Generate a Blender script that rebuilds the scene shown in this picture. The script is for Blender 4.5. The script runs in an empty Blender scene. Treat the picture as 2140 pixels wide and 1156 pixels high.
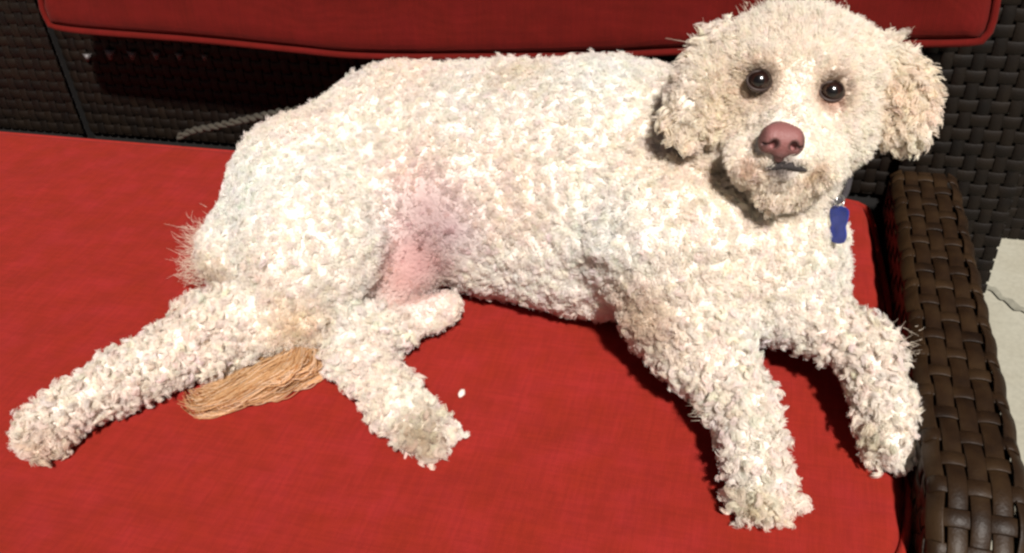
import bpy, math, random
import numpy as np
from mathutils import Vector, Matrix, noise

random.seed(7)
rng = np.random.default_rng(11)
scene = bpy.context.scene
COL = scene.collection

# ------------------------------------------------------------------ camera
FPX, CX, CY = 1900.0, 1070.0, 578.0            # focal length and centre, in photo pixels
SEAT = 0.45                                    # height of the seat cushion's top
CAM = np.array([0.0, 0.0, SEAT + 0.62])
_d1 = np.array([649.0, -1421.0, FPX]); _d2 = np.array([-7337.0, -809.0, FPX])
_y = _d1 / np.linalg.norm(_d1); _x = -_d2 / np.linalg.norm(_d2)
_x = _x - _y * np.dot(_x, _y); _x /= np.linalg.norm(_x)
RC = np.array([_x, _y, np.cross(_x, _y)])      # camera axes (right, down, forward) -> world
RIGHT, UPV, FWD = RC[:, 0], -RC[:, 1], RC[:, 2]


def ray(u, v):
    return RC @ np.array([u - CX, v - CY, FPX])


def at(u, v, h):
    """point seen at photo pixel (u, v) that lies h metres above the seat"""
    d = ray(u, v)
    return CAM + d * ((SEAT + h - CAM[2]) / d[2])


def at_y(u, v, Y):
    d = ray(u, v)
    return CAM + d * ((Y - CAM[1]) / d[1])


cam_data = bpy.data.cameras.new('camera')
cam = bpy.data.objects.new('camera', cam_data)
COL.objects.link(cam)
cam_data.sensor_width = 36
cam_data.lens = 36 * FPX / 2140
cam_data.clip_start = 0.02
cam_data.clip_end = 200
m = Matrix.Identity(4)
for i in range(3):
    m[i][0], m[i][1], m[i][2], m[i][3] = RIGHT[i], UPV[i], -FWD[i], CAM[i]
cam.matrix_world = m
scene.camera = cam

# ------------------------------------------------------------------ light
SUN_DIR = Vector(tuple(-FWD + 0.07 * RIGHT + 0.25 * UPV)).normalized()   # towards the light
elev = math.asin(SUN_DIR.z)
azim = math.atan2(SUN_DIR.x, SUN_DIR.y)
world = bpy.data.worlds.new("World")
scene.world = world
world.use_nodes = True
wn = world.node_tree
sky = wn.nodes.new('ShaderNodeTexSky')
sky.sky_type = 'NISHITA'
sky.sun_disc = False
sky.sun_elevation = elev
sky.sun_rotation = azim
wn.nodes['Background'].inputs['Strength'].default_value = 0.009
wn.links.new(sky.outputs[0], wn.nodes['Background'].inputs['Color'])
sl = bpy.data.lights.new('sun', 'SUN')
sl.energy = 3.9
sl.angle = math.radians(3.0)
sl.color = (1.0, 0.95, 0.895)
so = bpy.data.objects.new('sun', sl)
COL.objects.link(so)
so.rotation_euler = SUN_DIR.to_track_quat('Z', 'Y').to_euler()
so.location = (0, 0, 4)
scene.view_settings.view_transform = 'Standard'
scene.view_settings.look = 'None'
scene.view_settings.gamma = 1
scene.view_settings.exposure = 0.88
scene.view_settings.use_curve_mapping = False
scene.cycles.max_bounces = 6
scene.cycles.filter_width = 2.6
scene.cycles.use_denoising = True


# ------------------------------------------------------------------ helpers
def tag(o, label=None, cat=None, group=None, kind=None):
    if label: o['label'] = label
    if cat: o['category'] = cat
    if group: o['group'] = group
    if kind: o['kind'] = kind
    return o


def empty(name, loc, label, cat):
    o = bpy.data.objects.new(name, None)
    COL.objects.link(o)
    o.location = loc
    o.empty_display_size = 0.05
    return tag(o, label, cat)


def mesh_obj(name, verts, faces, mat, parent=None, smooth=True, data=None):
    if data is None:
        data = bpy.data.meshes.new(name)
        data.from_pydata([tuple(map(float, v)) for v in verts], [], faces)
        if smooth:
            data.polygons.foreach_set('use_smooth', [True] * len(data.polygons))
        data.update()
        if mat: data.materials.append(mat)
    o = bpy.data.objects.new(name, data)
    COL.objects.link(o)
    if parent:
        o.parent = parent
        if parent.parent is None:                   # parts keep world coordinates; only the thing itself is offset
            o.matrix_parent_inverse = Matrix.Translation(parent.location).inverted()
    return o


def tube(path, rad, n=8, closed=False):
    """tube mesh along a path; rad is a number or a list"""
    P = np.array(path, float)
    N = len(P)
    R_ = np.full(N, rad) if np.isscalar(rad) else np.array(rad, float)
    if closed:
        T = np.roll(P, -1, 0) - np.roll(P, 1, 0)
    else:
        T = np.gradient(P, axis=0)
    T /= np.linalg.norm(T, axis=1)[:, None] + 1e-12
    up = np.array([0.0, 0.0, 1.0]) if abs(T[0][2]) < 0.9 else np.array([1.0, 0, 0])
    V = []; Fc = []
    prev = None
    for i in range(N):
        a = up - T[i] * np.dot(up, T[i]) if prev is None else prev - T[i] * np.dot(prev, T[i])
        a /= np.linalg.norm(a) + 1e-12
        prev = a
        b = np.cross(T[i], a)
        for k in range(n):
            an = 2 * math.pi * k / n
            V.append(P[i] + R_[i] * (math.cos(an) * a + math.sin(an) * b))
    M = N if closed else N - 1
    for i in range(M):
        j = (i + 1) % N
        for k in range(n):
            l = (k + 1) % n
            Fc.append((i * n + k, i * n + l, j * n + l, j * n + k))
    if not closed:
        Fc.append(tuple(range(n))[::-1])
        Fc.append(tuple((N - 1) * n + k for k in range(n)))
    return V, Fc


def smooth_closed(pts, n):
    """closed Catmull-Rom through pts, n samples in all, evenly spaced"""
    P = np.array(pts, float)
    out = []
    N = len(P)
    for i in range(N):
        p0, p1, p2, p3 = P[i - 1], P[i], P[(i + 1) % N], P[(i + 2) % N]
        for t in np.linspace(0, 1, 24, endpoint=False):
            out.append(0.5 * ((2 * p1) + (-p0 + p2) * t + (2 * p0 - 5 * p1 + 4 * p2 - p3) * t * t + (-p0 + 3 * p1 - 3 * p2 + p3) * t ** 3))
    out = np.array(out)
    seg = np.linalg.norm(np.roll(out, -1, 0) - out, axis=1)
    s = np.concatenate([[0], np.cumsum(seg)])
    ex = np.vstack([out, out[:1]])
    q = np.linspace(0, s[-1], n, endpoint=False)
    return np.stack([np.interp(q, s, ex[:, k]) for k in range(P.shape[1])], 1)


def open_spline(pts, n):
    P = np.array(pts, float)
    P = np.vstack([2 * P[0] - P[1], P, 2 * P[-1] - P[-2]])
    out = []
    for i in range(1, len(P) - 2):
        p0, p1, p2, p3 = P[i - 1:i + 3]
        for t in np.linspace(0, 1, 16, endpoint=False):
            out.append(0.5 * ((2 * p1) + (-p0 + p2) * t + (2 * p0 - 5 * p1 + 4 * p2 - p3) * t * t + (-p0 + 3 * p1 - 3 * p2 + p3) * t ** 3))
    out.append(P[-2])
    out = np.array(out)
    s = np.concatenate([[0], np.cumsum(np.linalg.norm(np.diff(out, axis=0), axis=1))])
    q = np.linspace(0, s[-1], n)
    return np.stack([np.interp(q, s, out[:, k]) for k in range(P.shape[1])], 1)


# ------------------------------------------------------------------ materials
def new_mat(name):
    mt = bpy.data.materials.new(name)
    mt.use_nodes = True
    nt = mt.node_tree
    return mt, nt, nt.nodes['Principled BSDF']


def node(nt, typ, **kw):
    n = nt.nodes.new(typ)
    for k, v in kw.items():
        if k in n.inputs: n.inputs[k].default_value = v
        else: setattr(n, k, v)
    return n


def ramp(nt, fac, stops):
    r = nt.nodes.new('ShaderNodeValToRGB')
    e = r.color_ramp.elements
    while len(e) < len(stops): e.new(0.5)
    for i, (p, c) in enumerate(stops):
        e[i].position = p
        e[i].color = (*c, 1)
    nt.links.new(fac, r.inputs[0])
    return r.outputs[0]


def fabric_mat(name, c1, c2, c3, scale=1.0):
    mt, nt, b = new_mat(name)
    tc = node(nt, 'ShaderNodeTexCoord')
    L = nt.links.new
    n1 = node(nt, 'ShaderNodeTexNoise', Scale=22.0 * scale, Detail=4.0, Roughness=0.6)
    L(tc.outputs['Object'], n1.inputs['Vector'])
    n2 = node(nt, 'ShaderNodeTexNoise', Scale=230.0 * scale, Detail=3.0, Roughness=0.7)
    L(tc.outputs['Object'], n2.inputs['Vector'])
    base = ramp(nt, n1.outputs[0], [(0.33, c1), (0.5, c2), (0.68, c3)])
    mix = node(nt, 'ShaderNodeMix', data_type='RGBA', blend_type='OVERLAY')
    mix.inputs[0].default_value = 0.15
    L(base, mix.inputs[6])
    n4 = node(nt, 'ShaderNodeTexNoise', Scale=75.0 * scale, Detail=5.0, Roughness=0.75)
    L(tc.outputs['Object'], n4.inputs['Vector'])
    mp = node(nt, 'ShaderNodeMapping'); mp.inputs['Scale'].default_value = (28, 330, 28)
    mp2 = node(nt, 'ShaderNodeMapping'); mp2.inputs['Scale'].default_value = (330, 28, 28)
    L(tc.outputs['Object'], mp.inputs[0]); L(tc.outputs['Object'], mp2.inputs[0])
    s1 = node(nt, 'ShaderNodeTexNoise', Scale=1.0, Detail=2.0); s2 = node(nt, 'ShaderNodeTexNoise', Scale=1.0, Detail=2.0)
    L(mp.outputs[0], s1.inputs['Vector']); L(mp2.outputs[0], s2.inputs['Vector'])
    sa = node(nt, 'ShaderNodeMath', operation='ADD'); L(s1.outputs[0], sa.inputs[0]); L(s2.outputs[0], sa.inputs[1])
    av = node(nt, 'ShaderNodeMath', operation='MULTIPLY_ADD')
    L(n4.outputs[0], av.inputs[0]); av.inputs[1].default_value = 0.6
    hv = node(nt, 'ShaderNodeMath', operation='MULTIPLY_ADD')
    L(sa.outputs[0], hv.inputs[0]); hv.inputs[1].default_value = 0.9; hv.inputs[2].default_value = -0.7
    L(hv.outputs[0], av.inputs[2])
    g = ramp(nt, av.outputs[0], [(0.3, (0.25, 0.25, 0.25)), (0.7, (0.78, 0.78, 0.78))])
    L(g, mix.inputs[7])
    L(mix.outputs[2], b.inputs['Base Color'])
    b.inputs['Roughness'].default_value = 0.92
    b.inputs['Specular IOR Level'].default_value = 0.12
    b.inputs['Sheen Weight'].default_value = 0.04
    b.inputs['Sheen Tint'].default_value = (0.9, 0.4, 0.35, 1)
    # thread relief: two crossed wave sets
    w1 = node(nt, 'ShaderNodeTexWave', Scale=170.0, Distortion=1.2, bands_direction='X')
    w2 = node(nt, 'ShaderNodeTexWave', Scale=170.0, Distortion=1.2, bands_direction='Y')
    ad = node(nt, 'ShaderNodeMath', operation='ADD')
    L(tc.outputs['Object'], w1.inputs['Vector']); L(tc.outputs['Object'], w2.inputs['Vector'])
    L(w1.outputs[1], ad.inputs[0]); L(w2.outputs[1], ad.inputs[1])
    ad2 = node(nt, 'ShaderNodeMath', operation='MULTIPLY_ADD')
    L(n2.outputs[0], ad2.inputs[0]); ad2.inputs[1].default_value = 2.0; L(ad.outputs[0], ad2.inputs[2])
    bp = node(nt, 'ShaderNodeBump', Strength=0.22, Distance=0.0010)
    L(ad2.outputs[0], bp.inputs['Height'])
    n3 = node(nt, 'ShaderNodeTexNoise', Scale=9.0, Detail=2.0)
    L(tc.outputs['Object'], n3.inputs['Vector'])
    bp2 = node(nt, 'ShaderNodeBump', Strength=0.5, Distance=0.012)
    L(n3.outputs[0], bp2.inputs['Height']); L(bp.outputs[0], bp2.inputs['Normal'])
    L(bp2.outputs[0], b.inputs['Normal'])
    return mt


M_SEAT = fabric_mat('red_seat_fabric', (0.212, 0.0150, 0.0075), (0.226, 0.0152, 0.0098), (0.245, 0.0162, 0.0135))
M_BACK_SHADED = fabric_mat('shaded_red_fabric', (0.078, 0.0038, 0.0020), (0.086, 0.0040, 0.0025), (0.093, 0.0042, 0.0032))  # same red fabric, darkened to put the flash falloff into its colour


def wicker_mat(name, q, rough_):
    mt, nt, b = new_mat(name)
    L = nt.links.new
    tc = node(nt, 'ShaderNodeTexCoord')
    oi = node(nt, 'ShaderNodeObjectInfo')
    n1 = node(nt, 'ShaderNodeTexNoise', Scale=45.0, Detail=4.0)
    L(tc.outputs['Object'], n1.inputs['Vector'])
    ad = node(nt, 'ShaderNodeMath', operation='MULTIPLY_ADD')
    L(oi.outputs['Random'], ad.inputs[0]); ad.inputs[1].default_value = 0.3; L(n1.outputs[0], ad.inputs[2])
    c = ramp(nt, ad.outputs[0], [(0.35, (0.010 * q, 0.0045 * q, 0.0018 * q)), (0.6, (0.020 * q, 0.0095 * q, 0.0038 * q)), (0.9, (0.034 * q, 0.018 * q, 0.0075 * q))])
    L(c, b.inputs['Base Color'])
    b.inputs['Roughness'].default_value = rough_
    b.inputs['Specular IOR Level'].default_value = 0.38 if q > .9 else 0.2
    n2 = node(nt, 'ShaderNodeTexNoise', Scale=420.0, Detail=3.0)
    L(tc.outputs['Object'], n2.inputs['Vector'])
    bp = node(nt, 'ShaderNodeBump', Strength=0.35, Distance=0.001)
    L(n2.outputs[0], bp.inputs['Height']); L(bp.outputs[0], b.inputs['Normal'])
    return mt


M_WICK = wicker_mat('brown_wicker', 0.85, 0.48)
M_WICK_SHADED = wicker_mat('shaded_wicker', 0.2, 0.6)  # same wicker with shadow and flash falloff put into its colour


def plain(name, col, rough=0.6, **kw):
    mt, nt, b = new_mat(name)
    b.inputs['Base Color'].default_value = (*col, 1)
    b.inputs['Roughness'].default_value = rough
    for k, v in kw.items(): b.inputs[k.replace('_', ' ')].default_value = v
    n1 = node(nt, 'ShaderNodeTexNoise', Scale=120.0, Detail=3.0)
    tc = node(nt, 'ShaderNodeTexCoord')
    nt.links.new(tc.outputs['Object'], n1.inputs['Vector'])
    mx = node(nt, 'ShaderNodeMix', data_type='RGBA', blend_type='MULTIPLY')
    mx.inputs[0].default_value = 1.0
    mx.inputs[6].default_value = (*col, 1)
    nt.links.new(ramp(nt, n1.outputs[0], [(0.3, (0.75, 0.75, 0.75)), (0.7, (1.15, 1.15, 1.15))]), mx.inputs[7])
    nt.links.new(mx.outputs[2], b.inputs['Base Color'])
    return mt


M_CORE = plain('dark_frame', (0.003, 0.002, 0.0015), 0.8)
M_PIPE = M_SEAT

# ------------------------------------------------------------------ floor
def floor_mat():
    mt, nt, b = new_mat('pale_concrete')
    L = nt.links.new
    tc = node(nt, 'ShaderNodeTexCoord')
    n1 = node(nt, 'ShaderNodeTexNoise', Scale=5.0, Detail=6.0, Roughness=0.6)
    n2 = node(nt, 'ShaderNodeTexNoise', Scale=90.0, Detail=4.0, Roughness=0.7)
    L(tc.outputs['Object'], n1.inputs['Vector']); L(tc.outputs['Object'], n2.inputs['Vector'])
    c = ramp(nt, n1.outputs[0], [(0.35, (0.30, 0.28, 0.215)), (0.65, (0.35, 0.335, 0.27))])
    mx = node(nt, 'ShaderNodeMix', data_type='RGBA', blend_type='MULTIPLY')
    mx.inputs[0].default_value = 1.0
    L(c, mx.inputs[6])
    L(ramp(nt, n2.outputs[0], [(0.3, (0.85, 0.85, 0.85)), (0.6, (1.0, 1.0, 1.0))]), mx.inputs[7])
    L(mx.outputs[2], b.inputs['Base Color'])
    b.inputs['Roughness'].default_value = 0.8
    bp = node(nt, 'ShaderNodeBump', Strength=0.3, Distance=0.002)
    L(n2.outputs[0], bp.inputs['Height']); L(bp.outputs[0], b.inputs['Normal'])
    return mt


fl = mesh_obj('patio_floor', [(-40, -40, 0), (40, -40, 0), (40, 40, 0), (-40, 40, 0)], [(0, 1, 2, 3)], floor_mat())
tag(fl, 'pale concrete patio floor', kind='structure')
# a flat curved grey streak just above the concrete
pts = [at_y(0, 0, 1)] * 0
for (u, v) in [(2040, 590), (2075, 605), (2110, 632), (2160, 655), (2230, 672)]:
    d = ray(u, v); p = CAM + d * ((0.004 - CAM[2]) / d[2]); pts.append(p)
V, Fc = [], []
cp = open_spline(pts, 24)
for i, p in enumerate(cp):
    w = 0.016 * (0.75 + 0.35 * math.sin(i * 1.3))
    V += [p + np.array([0, -w, 0]), p + np.array([0, w, 0])]
    if i: Fc.append((2 * i - 2, 2 * i, 2 * i + 1, 2 * i - 1))
M_STREAK = plain('grey_streak', (0.22, 0.21, 0.165), 0.7)
tag(mesh_obj('floor_streak', V, Fc, M_STREAK), 'grey streak on the patio floor', kind='structure')

# ------------------------------------------------------------------ sofa
sofa = empty('wicker_sofa', (-0.45, 0.80, 0), 'dark brown woven wicker sofa under the dog, with a broad armrest at right', 'sofa')


def box_data(x0, x1, y0, y1, z0, z1, bev=0.006):
    import bmesh
    bm = bmesh.new()
    bmesh.ops.create_cube(bm, size=1)
    for v in bm.verts:
        v.co = Vector(((x0 + x1) / 2 + v.co.x * (x1 - x0), (y0 + y1) / 2 + v.co.y * (y1 - y0), (z0 + z1) / 2 + v.co.z * (z1 - z0)))
    bmesh.ops.bevel(bm, geom=bm.edges[:], offset=bev, segments=2, affect='EDGES')
    V = [v.co.copy() for v in bm.verts]
    Fc = [[v.index for v in f.verts] for f in bm.faces]
    bm.free()
    return V, Fc


def part_box(name, parent, dims, mat=None, bev=0.006):
    V, Fc = box_data(*dims, bev=bev)
    return mesh_obj(name, V, Fc, mat or M_CORE, parent, smooth=False)


def ribbon(path, nrm, side, w, th, mat, parent):
    """one flat strand: path points already carry their weave offset"""
    P = np.array(path); Nn = np.array(nrm); S = np.array(side)
    V = []; Fc = []
    for i in range(len(P)):
        ww = w / 2
        # four outline points, the upper face slightly crowned
        V += [P[i] - S[i] * ww - Nn[i] * th * 0.3, P[i] - S[i] * ww * 0.86 + Nn[i] * th * 0.35,
              P[i] + Nn[i] * th * 0.62,
              P[i] + S[i] * ww * 0.86 + Nn[i] * th * 0.35, P[i] + S[i] * ww - Nn[i] * th * 0.3]
        if i:
            a, b_ = 5 * (i - 1), 5 * i
            for k in range(4):
                Fc.append((a + k, a + k + 1, b_ + k + 1, b_ + k))
            Fc.append((a + 4, a, b_, b_ + 4))
    o = mesh_obj('wicker_strand', V, Fc, mat, parent)
    return o


def weave(parent, surf, slen, tlen, ps, pt, ws, wt, amp, th, sub=4, jitter=0.0006, mat=None):
    mat = mat or M_WICK_SHADED
    """plain weave on a surface surf(s, t) -> (point, normal). Strands along s at each t_i, strands along t at each s_j."""
    ns = round(slen / ps); ntt = round(tlen / pt)
    ps, pt = slen / ns, tlen / ntt
    eps = 1e-4

    def frame(s, t):
        p, n = surf(s, t)
        ds = (surf(min(s + eps, slen), t)[0] - surf(max(s - eps, 0), t)[0]); ds /= np.linalg.norm(ds) + 1e-12
        dt = (surf(s, min(t + eps, tlen))[0] - surf(s, max(t - eps, 0))[0]); dt /= np.linalg.norm(dt) + 1e-12
        return p, n, ds, dt

    for i in range(ntt):
        t = (i + 0.5) * pt + random.uniform(-1, 1) * jitter
        path, nn, sd = [], [], []
        for q in range(ns * sub + 1):
            s = q / sub * ps
            ph = (s / ps - 0.5) + i
            a = math.cos(math.pi * ph)
            a = math.copysign(abs(a) ** 0.6, a)
            p, n, ds, dt = frame(min(s, slen), t)
            path.append(p + n * amp * a); nn.append(n); sd.append(dt)
        ribbon(path, nn, sd, wt, th, mat, parent)
    for j in range(ns):
        s = (j + 0.5) * ps + random.uniform(-1, 1) * jitter
        path, nn, sd = [], [], []
        for q in range(ntt * sub + 1):
            t = q / sub * pt
            ph = (t / pt - 0.5) + j
            a = -math.cos(math.pi * ph)
            a = math.copysign(abs(a) ** 0.6, a)
            p, n, ds, dt = frame(s, min(t, tlen))
            path.append(p + n * amp * a); nn.append(n); sd.append(ds)
        ribbon(path, nn, sd, ws, th, mat, parent)


# --- right armrest: a broad band that runs forward, rolls over and drops to the floor
AX0, AX1, AZ = 0.155, 0.229, SEAT + 0.050
AYB, AYF, AR = 1.05, 0.565, 0.085


def arm_path(s):
    flat = AYB - AYF
    arc = AR * math.pi / 2
    if s < flat: return np.array([AYB - s, AZ]), np.array([0.0, 1.0])
    s -= flat
    if s < arc:
        a = s / AR
        return np.array([AYF - AR * math.sin(a), AZ - AR + AR * math.cos(a)]), np.array([-math.sin(a), math.cos(a)])
    s -= arc
    return np.array([AYF - AR, AZ - AR - s]), np.array([-1.0, 0.0])


CR = 0.012                       # rounding of the arm's long edges
TOPW = AX1 - AX0 - 2 * CR
SIDE = 0.045
T1 = SIDE; T2 = T1 + CR * math.pi / 2; T3 = T2 + TOPW; T4 = T3 + CR * math.pi / 2; T5 = T4 + SIDE


def arm_surf(s, t):
    (yy, zz), (ny, nz) = arm_path(s)
    if t < T1: x, dep, nx, nd = AX0, CR + (T1 - t), -1.0, 0.0
    elif t < T2:
        a = (t - T1) / CR; x, dep = AX0 + CR - CR * math.cos(a), CR - CR * math.sin(a); nx, nd = -math.cos(a), math.sin(a)
    elif t < T3: x, dep, nx, nd = AX0 + CR + (t - T2), 0.0, 0.0, 1.0
    elif t < T4:
        a = (t - T3) / CR; x, dep = AX1 - CR + CR * math.sin(a), CR - CR * math.cos(a); nx, nd = math.sin(a), math.cos(a)
    else: x, dep, nx, nd = AX1, CR + (t - T4), 1.0, 0.0
    return np.array([x, yy - ny * dep, zz - nz * dep]), np.array([nx, ny * nd, nz * nd])


arm = part_box('armrest', sofa, (AX0 + 0.006, AX1 - 0.006, AYF, AYB, SEAT - 0.33, AZ - 0.006), bev=0.008)
part_box('arm_front', arm, (AX0 + 0.008, AX1 - 0.008, AYF - AR + 0.008, AYF + 0.01, 0.02, AZ - AR), bev=0.004)
weave(arm, arm_surf, (AYB - AYF) + AR * math.pi / 2 + 0.14, T5, 0.0275, 0.0158, 0.0150, 0.0152, 0.0014, 0.0015, mat=M_WICK)

# --- back of the sofa
BY = 1.125
back = part_box('backrest', sofa, (-1.62, 0.242, BY + 0.004, BY + 0.035, 0.16, 1.02))


def back_surf(s, t):
    return np.array([-1.075 + s, BY - 0.004, 0.425 + t]), np.array([0.0, -1.0, 0.0])


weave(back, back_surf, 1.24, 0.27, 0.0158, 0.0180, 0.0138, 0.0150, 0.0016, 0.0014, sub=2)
# corner posts of the back, wrapped with strands
def post(x0, x1, yf, z0=0.30, z1=1.0):
    p = part_box('back_post', sofa, (x0 + 0.004, x1 - 0.004, yf + 0.004, BY + 0.03, 0.02, 1.03))

    def sf(s, t):
        return np.array([x0 + s, yf, z0 + t]), np.array([0.0, -1.0, 0.0])
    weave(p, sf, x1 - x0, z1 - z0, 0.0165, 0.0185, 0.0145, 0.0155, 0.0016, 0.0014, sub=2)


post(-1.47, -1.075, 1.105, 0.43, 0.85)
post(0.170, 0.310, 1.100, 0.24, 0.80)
# base and feet
base = part_box('seat_base', sofa, (-1.62, AX0 - 0.004, 0.50, BY, 0.14, 0.305))
for (x, y) in [(-1.55, 0.57), (-0.1, 0.57), (-1.55, 1.02), (-0.1, 1.02)]:
    part_box('foot', sofa, (x - 0.03, x + 0.03, y - 0.03, y + 0.03, 0.0, 0.14))
# added pale chips standing in for bright gaps through the weave
M_GAP = plain('pale_gap', (0.10, 0.09, 0.09), 0.5)
for (u, v, s) in [(183, 118, 1.0), (231, 111, 1.25), (277, 113, 1.1), (327, 114, 0.95), (375, 115, 0.9), (428, 118, 0.8), (1986, 140, 0.7), (1994, 181, 0.9), (2056, 156, 0.6)]:
    p = at_y(u, v, BY - 0.008)
    w = 0.0095 * s
    V = [p + np.array(q) * w for q in [(-1, 0, .5), (0, -0.5, .6), (1, 0, .5), (.2, -.4, -.8), (-.2, -.4, -.8), (0, .3, 0)]]
    mesh_obj('gap_chip', V, [(0, 1, 4), (1, 3, 4), (1, 2, 3), (0, 4, 5), (4, 3, 5), (3, 2, 5), (0, 5, 1), (1, 5, 2)], M_GAP, back)

# --- second wicker piece standing behind at right
ch = empty('wicker_armchair', (0.85, 1.98, 0), 'dark brown wicker armchair standing on the patio behind the sofa arm, at right edge', 'armchair')
CY0 = 1.72
cb = part_box('side_panel', ch, (0.02, 1.1, CY0 + 0.004, CY0 + 0.05, 0.004, 0.66))


def ch_surf(s, t):
    return np.array([0.22 + s, CY0, 0.003 + t]), np.array([0.0, -1.0, 0.0])


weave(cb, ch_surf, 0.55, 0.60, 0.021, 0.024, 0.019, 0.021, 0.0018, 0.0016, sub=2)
part_box('seat', ch, (0.06, 1.06, CY0 + 0.05, CY0 + 0.56, 0.18, 0.36))
part_box('side_panel', ch, (0.02, 1.1, CY0 + 0.56, CY0 + 0.61, 0.004, 0.66))
part_box('back_panel', ch, (1.04, 1.1, CY0 + 0.055, CY0 + 0.555, 0.37, 0.92))

# ------------------------------------------------------------------ cushions
def cushion(name, outline, to3, thick, edge, dome, label, mat, mat_pipe, nring=14, noise_amp=0.003, pipe_r=0.0042):
    """outline: closed 2-D loop. to3(x, y, h) maps to world; the top is at h = 0, the underside at h = -thick."""
    O = np.array(outline); n = len(O)
    c = O.mean(0)
    T = np.roll(O, -1, 0) - np.roll(O, 1, 0); T /= np.linalg.norm(T, axis=1)[:, None]
    Nrm = np.stack([T[:, 1], -T[:, 0]], 1)
    if np.sum((O - c) * Nrm) < 0: Nrm = -Nrm
    th = empty(name, to3(c[0], c[1], -thick), label, 'cushion')
    half = (O[:, 1].max() - O[:, 1].min()) / 2
    spine = np.stack([np.clip(O[:, 0], O[:, 0].min() + half, O[:, 0].max() - half), np.full(n, (O[:, 1].max() + O[:, 1].min()) / 2)], 1)
    In = spine - O; In /= np.linalg.norm(In, axis=1)[:, None]
    In = -Nrm * 0.5 + In * 0.5
    for _ in range(12): In = (np.roll(In, 1, 0) + In + np.roll(In, -1, 0)) / 3
    In /= np.sum(In * -Nrm, 1)[:, None].clip(0.6)
    rings = []
    # under side centre -> side -> rounded edge -> inwards over the top
    prof = [(-0.05, -thick), (-0.012, -thick), (0.0, -thick + 0.012), (0.004, -thick * 0.6), (0.003, -0.03), (0.0, -0.014)]
    for (o_, h) in prof: rings.append((O + Nrm * o_, np.full(n, h)))
    for a in np.linspace(0.15, 1, 5) * math.pi / 2:
        rings.append((O + In * (edge * (1 - math.cos(a)) + 0.003), np.full(n, -0.010 + 0.010 * math.sin(a) - edge * 0.12 * (1 - math.sin(a)))))
    inner = O + In * (edge + 0.004)
    NR = 40
    for f in np.linspace(0.03, 1, NR):
        q = inner + (spine - inner) * f
        rings.append((q, np.full(n, dome * f * f * (3 - 2 * f))))
    V = []
    for k, (q, h) in enumerate(rings):
        for i in range(n):
            hh = h[i]
            p = to3(q[i][0], q[i][1], hh)
            if k > 5:
                d = noise.noise(Vector((q[i][0] * 6, q[i][1] * 6, 3.1))) + 0.5 * noise.noise(Vector((q[i][0] * 15, q[i][1] * 15, 1.1)))
                p = to3(q[i][0], q[i][1], hh + noise_amp * d * min(1, (k - 5) / 10))
            V.append(p)
    Fc = []
    for k in range(len(rings) - 1):
        for i in range(n):
            j = (i + 1) % n
            Fc.append((k * n + i, k * n + j, (k + 1) * n + j, (k + 1) * n + i))
    Fc.append(tuple(range(n))[::-1])
    body = mesh_obj('cover', V, Fc, mat, th)
    pv, pf = tube([to3(*(O[i] + Nrm[i] * 0.002), -0.010) for i in range(n)], pipe_r, 8, closed=True)
    mesh_obj('piping', pv, pf, mat_pipe, th)
    pv, pf = tube([to3(*(O[i] + Nrm[i] * 0.002), -thick + 0.012) for i in range(n)], pipe_r, 8, closed=True)
    mesh_obj('piping', pv, pf, mat_pipe, th)
    return th


seat_out = [(-1.56, 1.062), (-1.2, 1.064), (-0.76, 1.064), (-0.3, 1.065), (0.06, 1.068), (0.120, 1.064), (0.136, 1.045), (0.144, 0.95), (0.150, 0.84), (0.152, 0.72),
            (0.152, 0.63), (0.151, 0.57), (0.138, 0.512), (0.11, 0.478), (0.03, 0.448), (-0.17, 0.395), (-0.50, 0.30), (-0.9, 0.25), (-1.45, 0.25), (-1.57, 0.32), (-1.59, 0.7), (-1.59, 1.0)]
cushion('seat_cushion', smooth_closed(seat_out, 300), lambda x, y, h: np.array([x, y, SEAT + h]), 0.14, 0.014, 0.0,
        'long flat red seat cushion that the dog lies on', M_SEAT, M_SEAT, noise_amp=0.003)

# back cushion: outline in x (right) and z (up), front face towards the camera and leaning back
def back3(x, z, h):
    lean = (z - 0.63) * 0.16
    return np.array([x, 0.985 + lean - h, z])


bo = []
for (u, v) in [(60, -60), (66, 0), (82, 44), (125, 66), (400, 88), (600, 108), (750, 121), (1000, 124), (1250, 122), (1400, 116), (1600, 108), (1850, 102), (2035, 99), (2068, 82), (2086, 20), (2098, -60)]:
    p = at_y(u, v, 0.985); bo.append((p[0], p[2]))
xl, xr = bo[0][0], bo[-1][0]
bo = bo + [(xr + 0.012, 1.02), (xr - 0.02, 1.09), (-0.35, 1.12), (xl + 0.03, 1.09), (xl - 0.012, 1.02)]
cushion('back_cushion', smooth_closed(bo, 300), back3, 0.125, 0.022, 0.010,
        'wide red back cushion, shade painted into its colour, against the wicker sofa back, above the dog', M_BACK_SHADED, M_BACK_SHADED, noise_amp=0.006)

# pale twisted rope lying behind the seat cushion
M_ROPE = plain('frayed_rope', (0.034, 0.028, 0.019), 0.9)
rp = open_spline([at_y(372, 287, 1.055), at_y(405, 272, 1.058), at_y(455, 264, 1.058), at_y(510, 250, 1.058), at_y(560, 240, 1.058), at_y(630, 228, 1.06)], 60)
V, Fc = [], []
for ph in (0, math.pi):
    q = [p + 0.0028 * np.array([0, math.cos(i * 0.85 + ph), math.sin(i * 0.85 + ph)]) for i, p in enumerate(rp)]
    tv, tf = tube(q, [0.0034 + 0.0016 * math.sin(i * 1.7 + ph) * math.sin(i * .61) for i in range(len(q))], 6)
    Fc += [tuple(x + len(V) for x in f) for f in tf]; V += tv
ro = mesh_obj('rope', V, Fc, M_ROPE)
tag(ro, 'short pale frayed twisted rope behind the seat cushion, left of the dog\'s back', 'rope')

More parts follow.
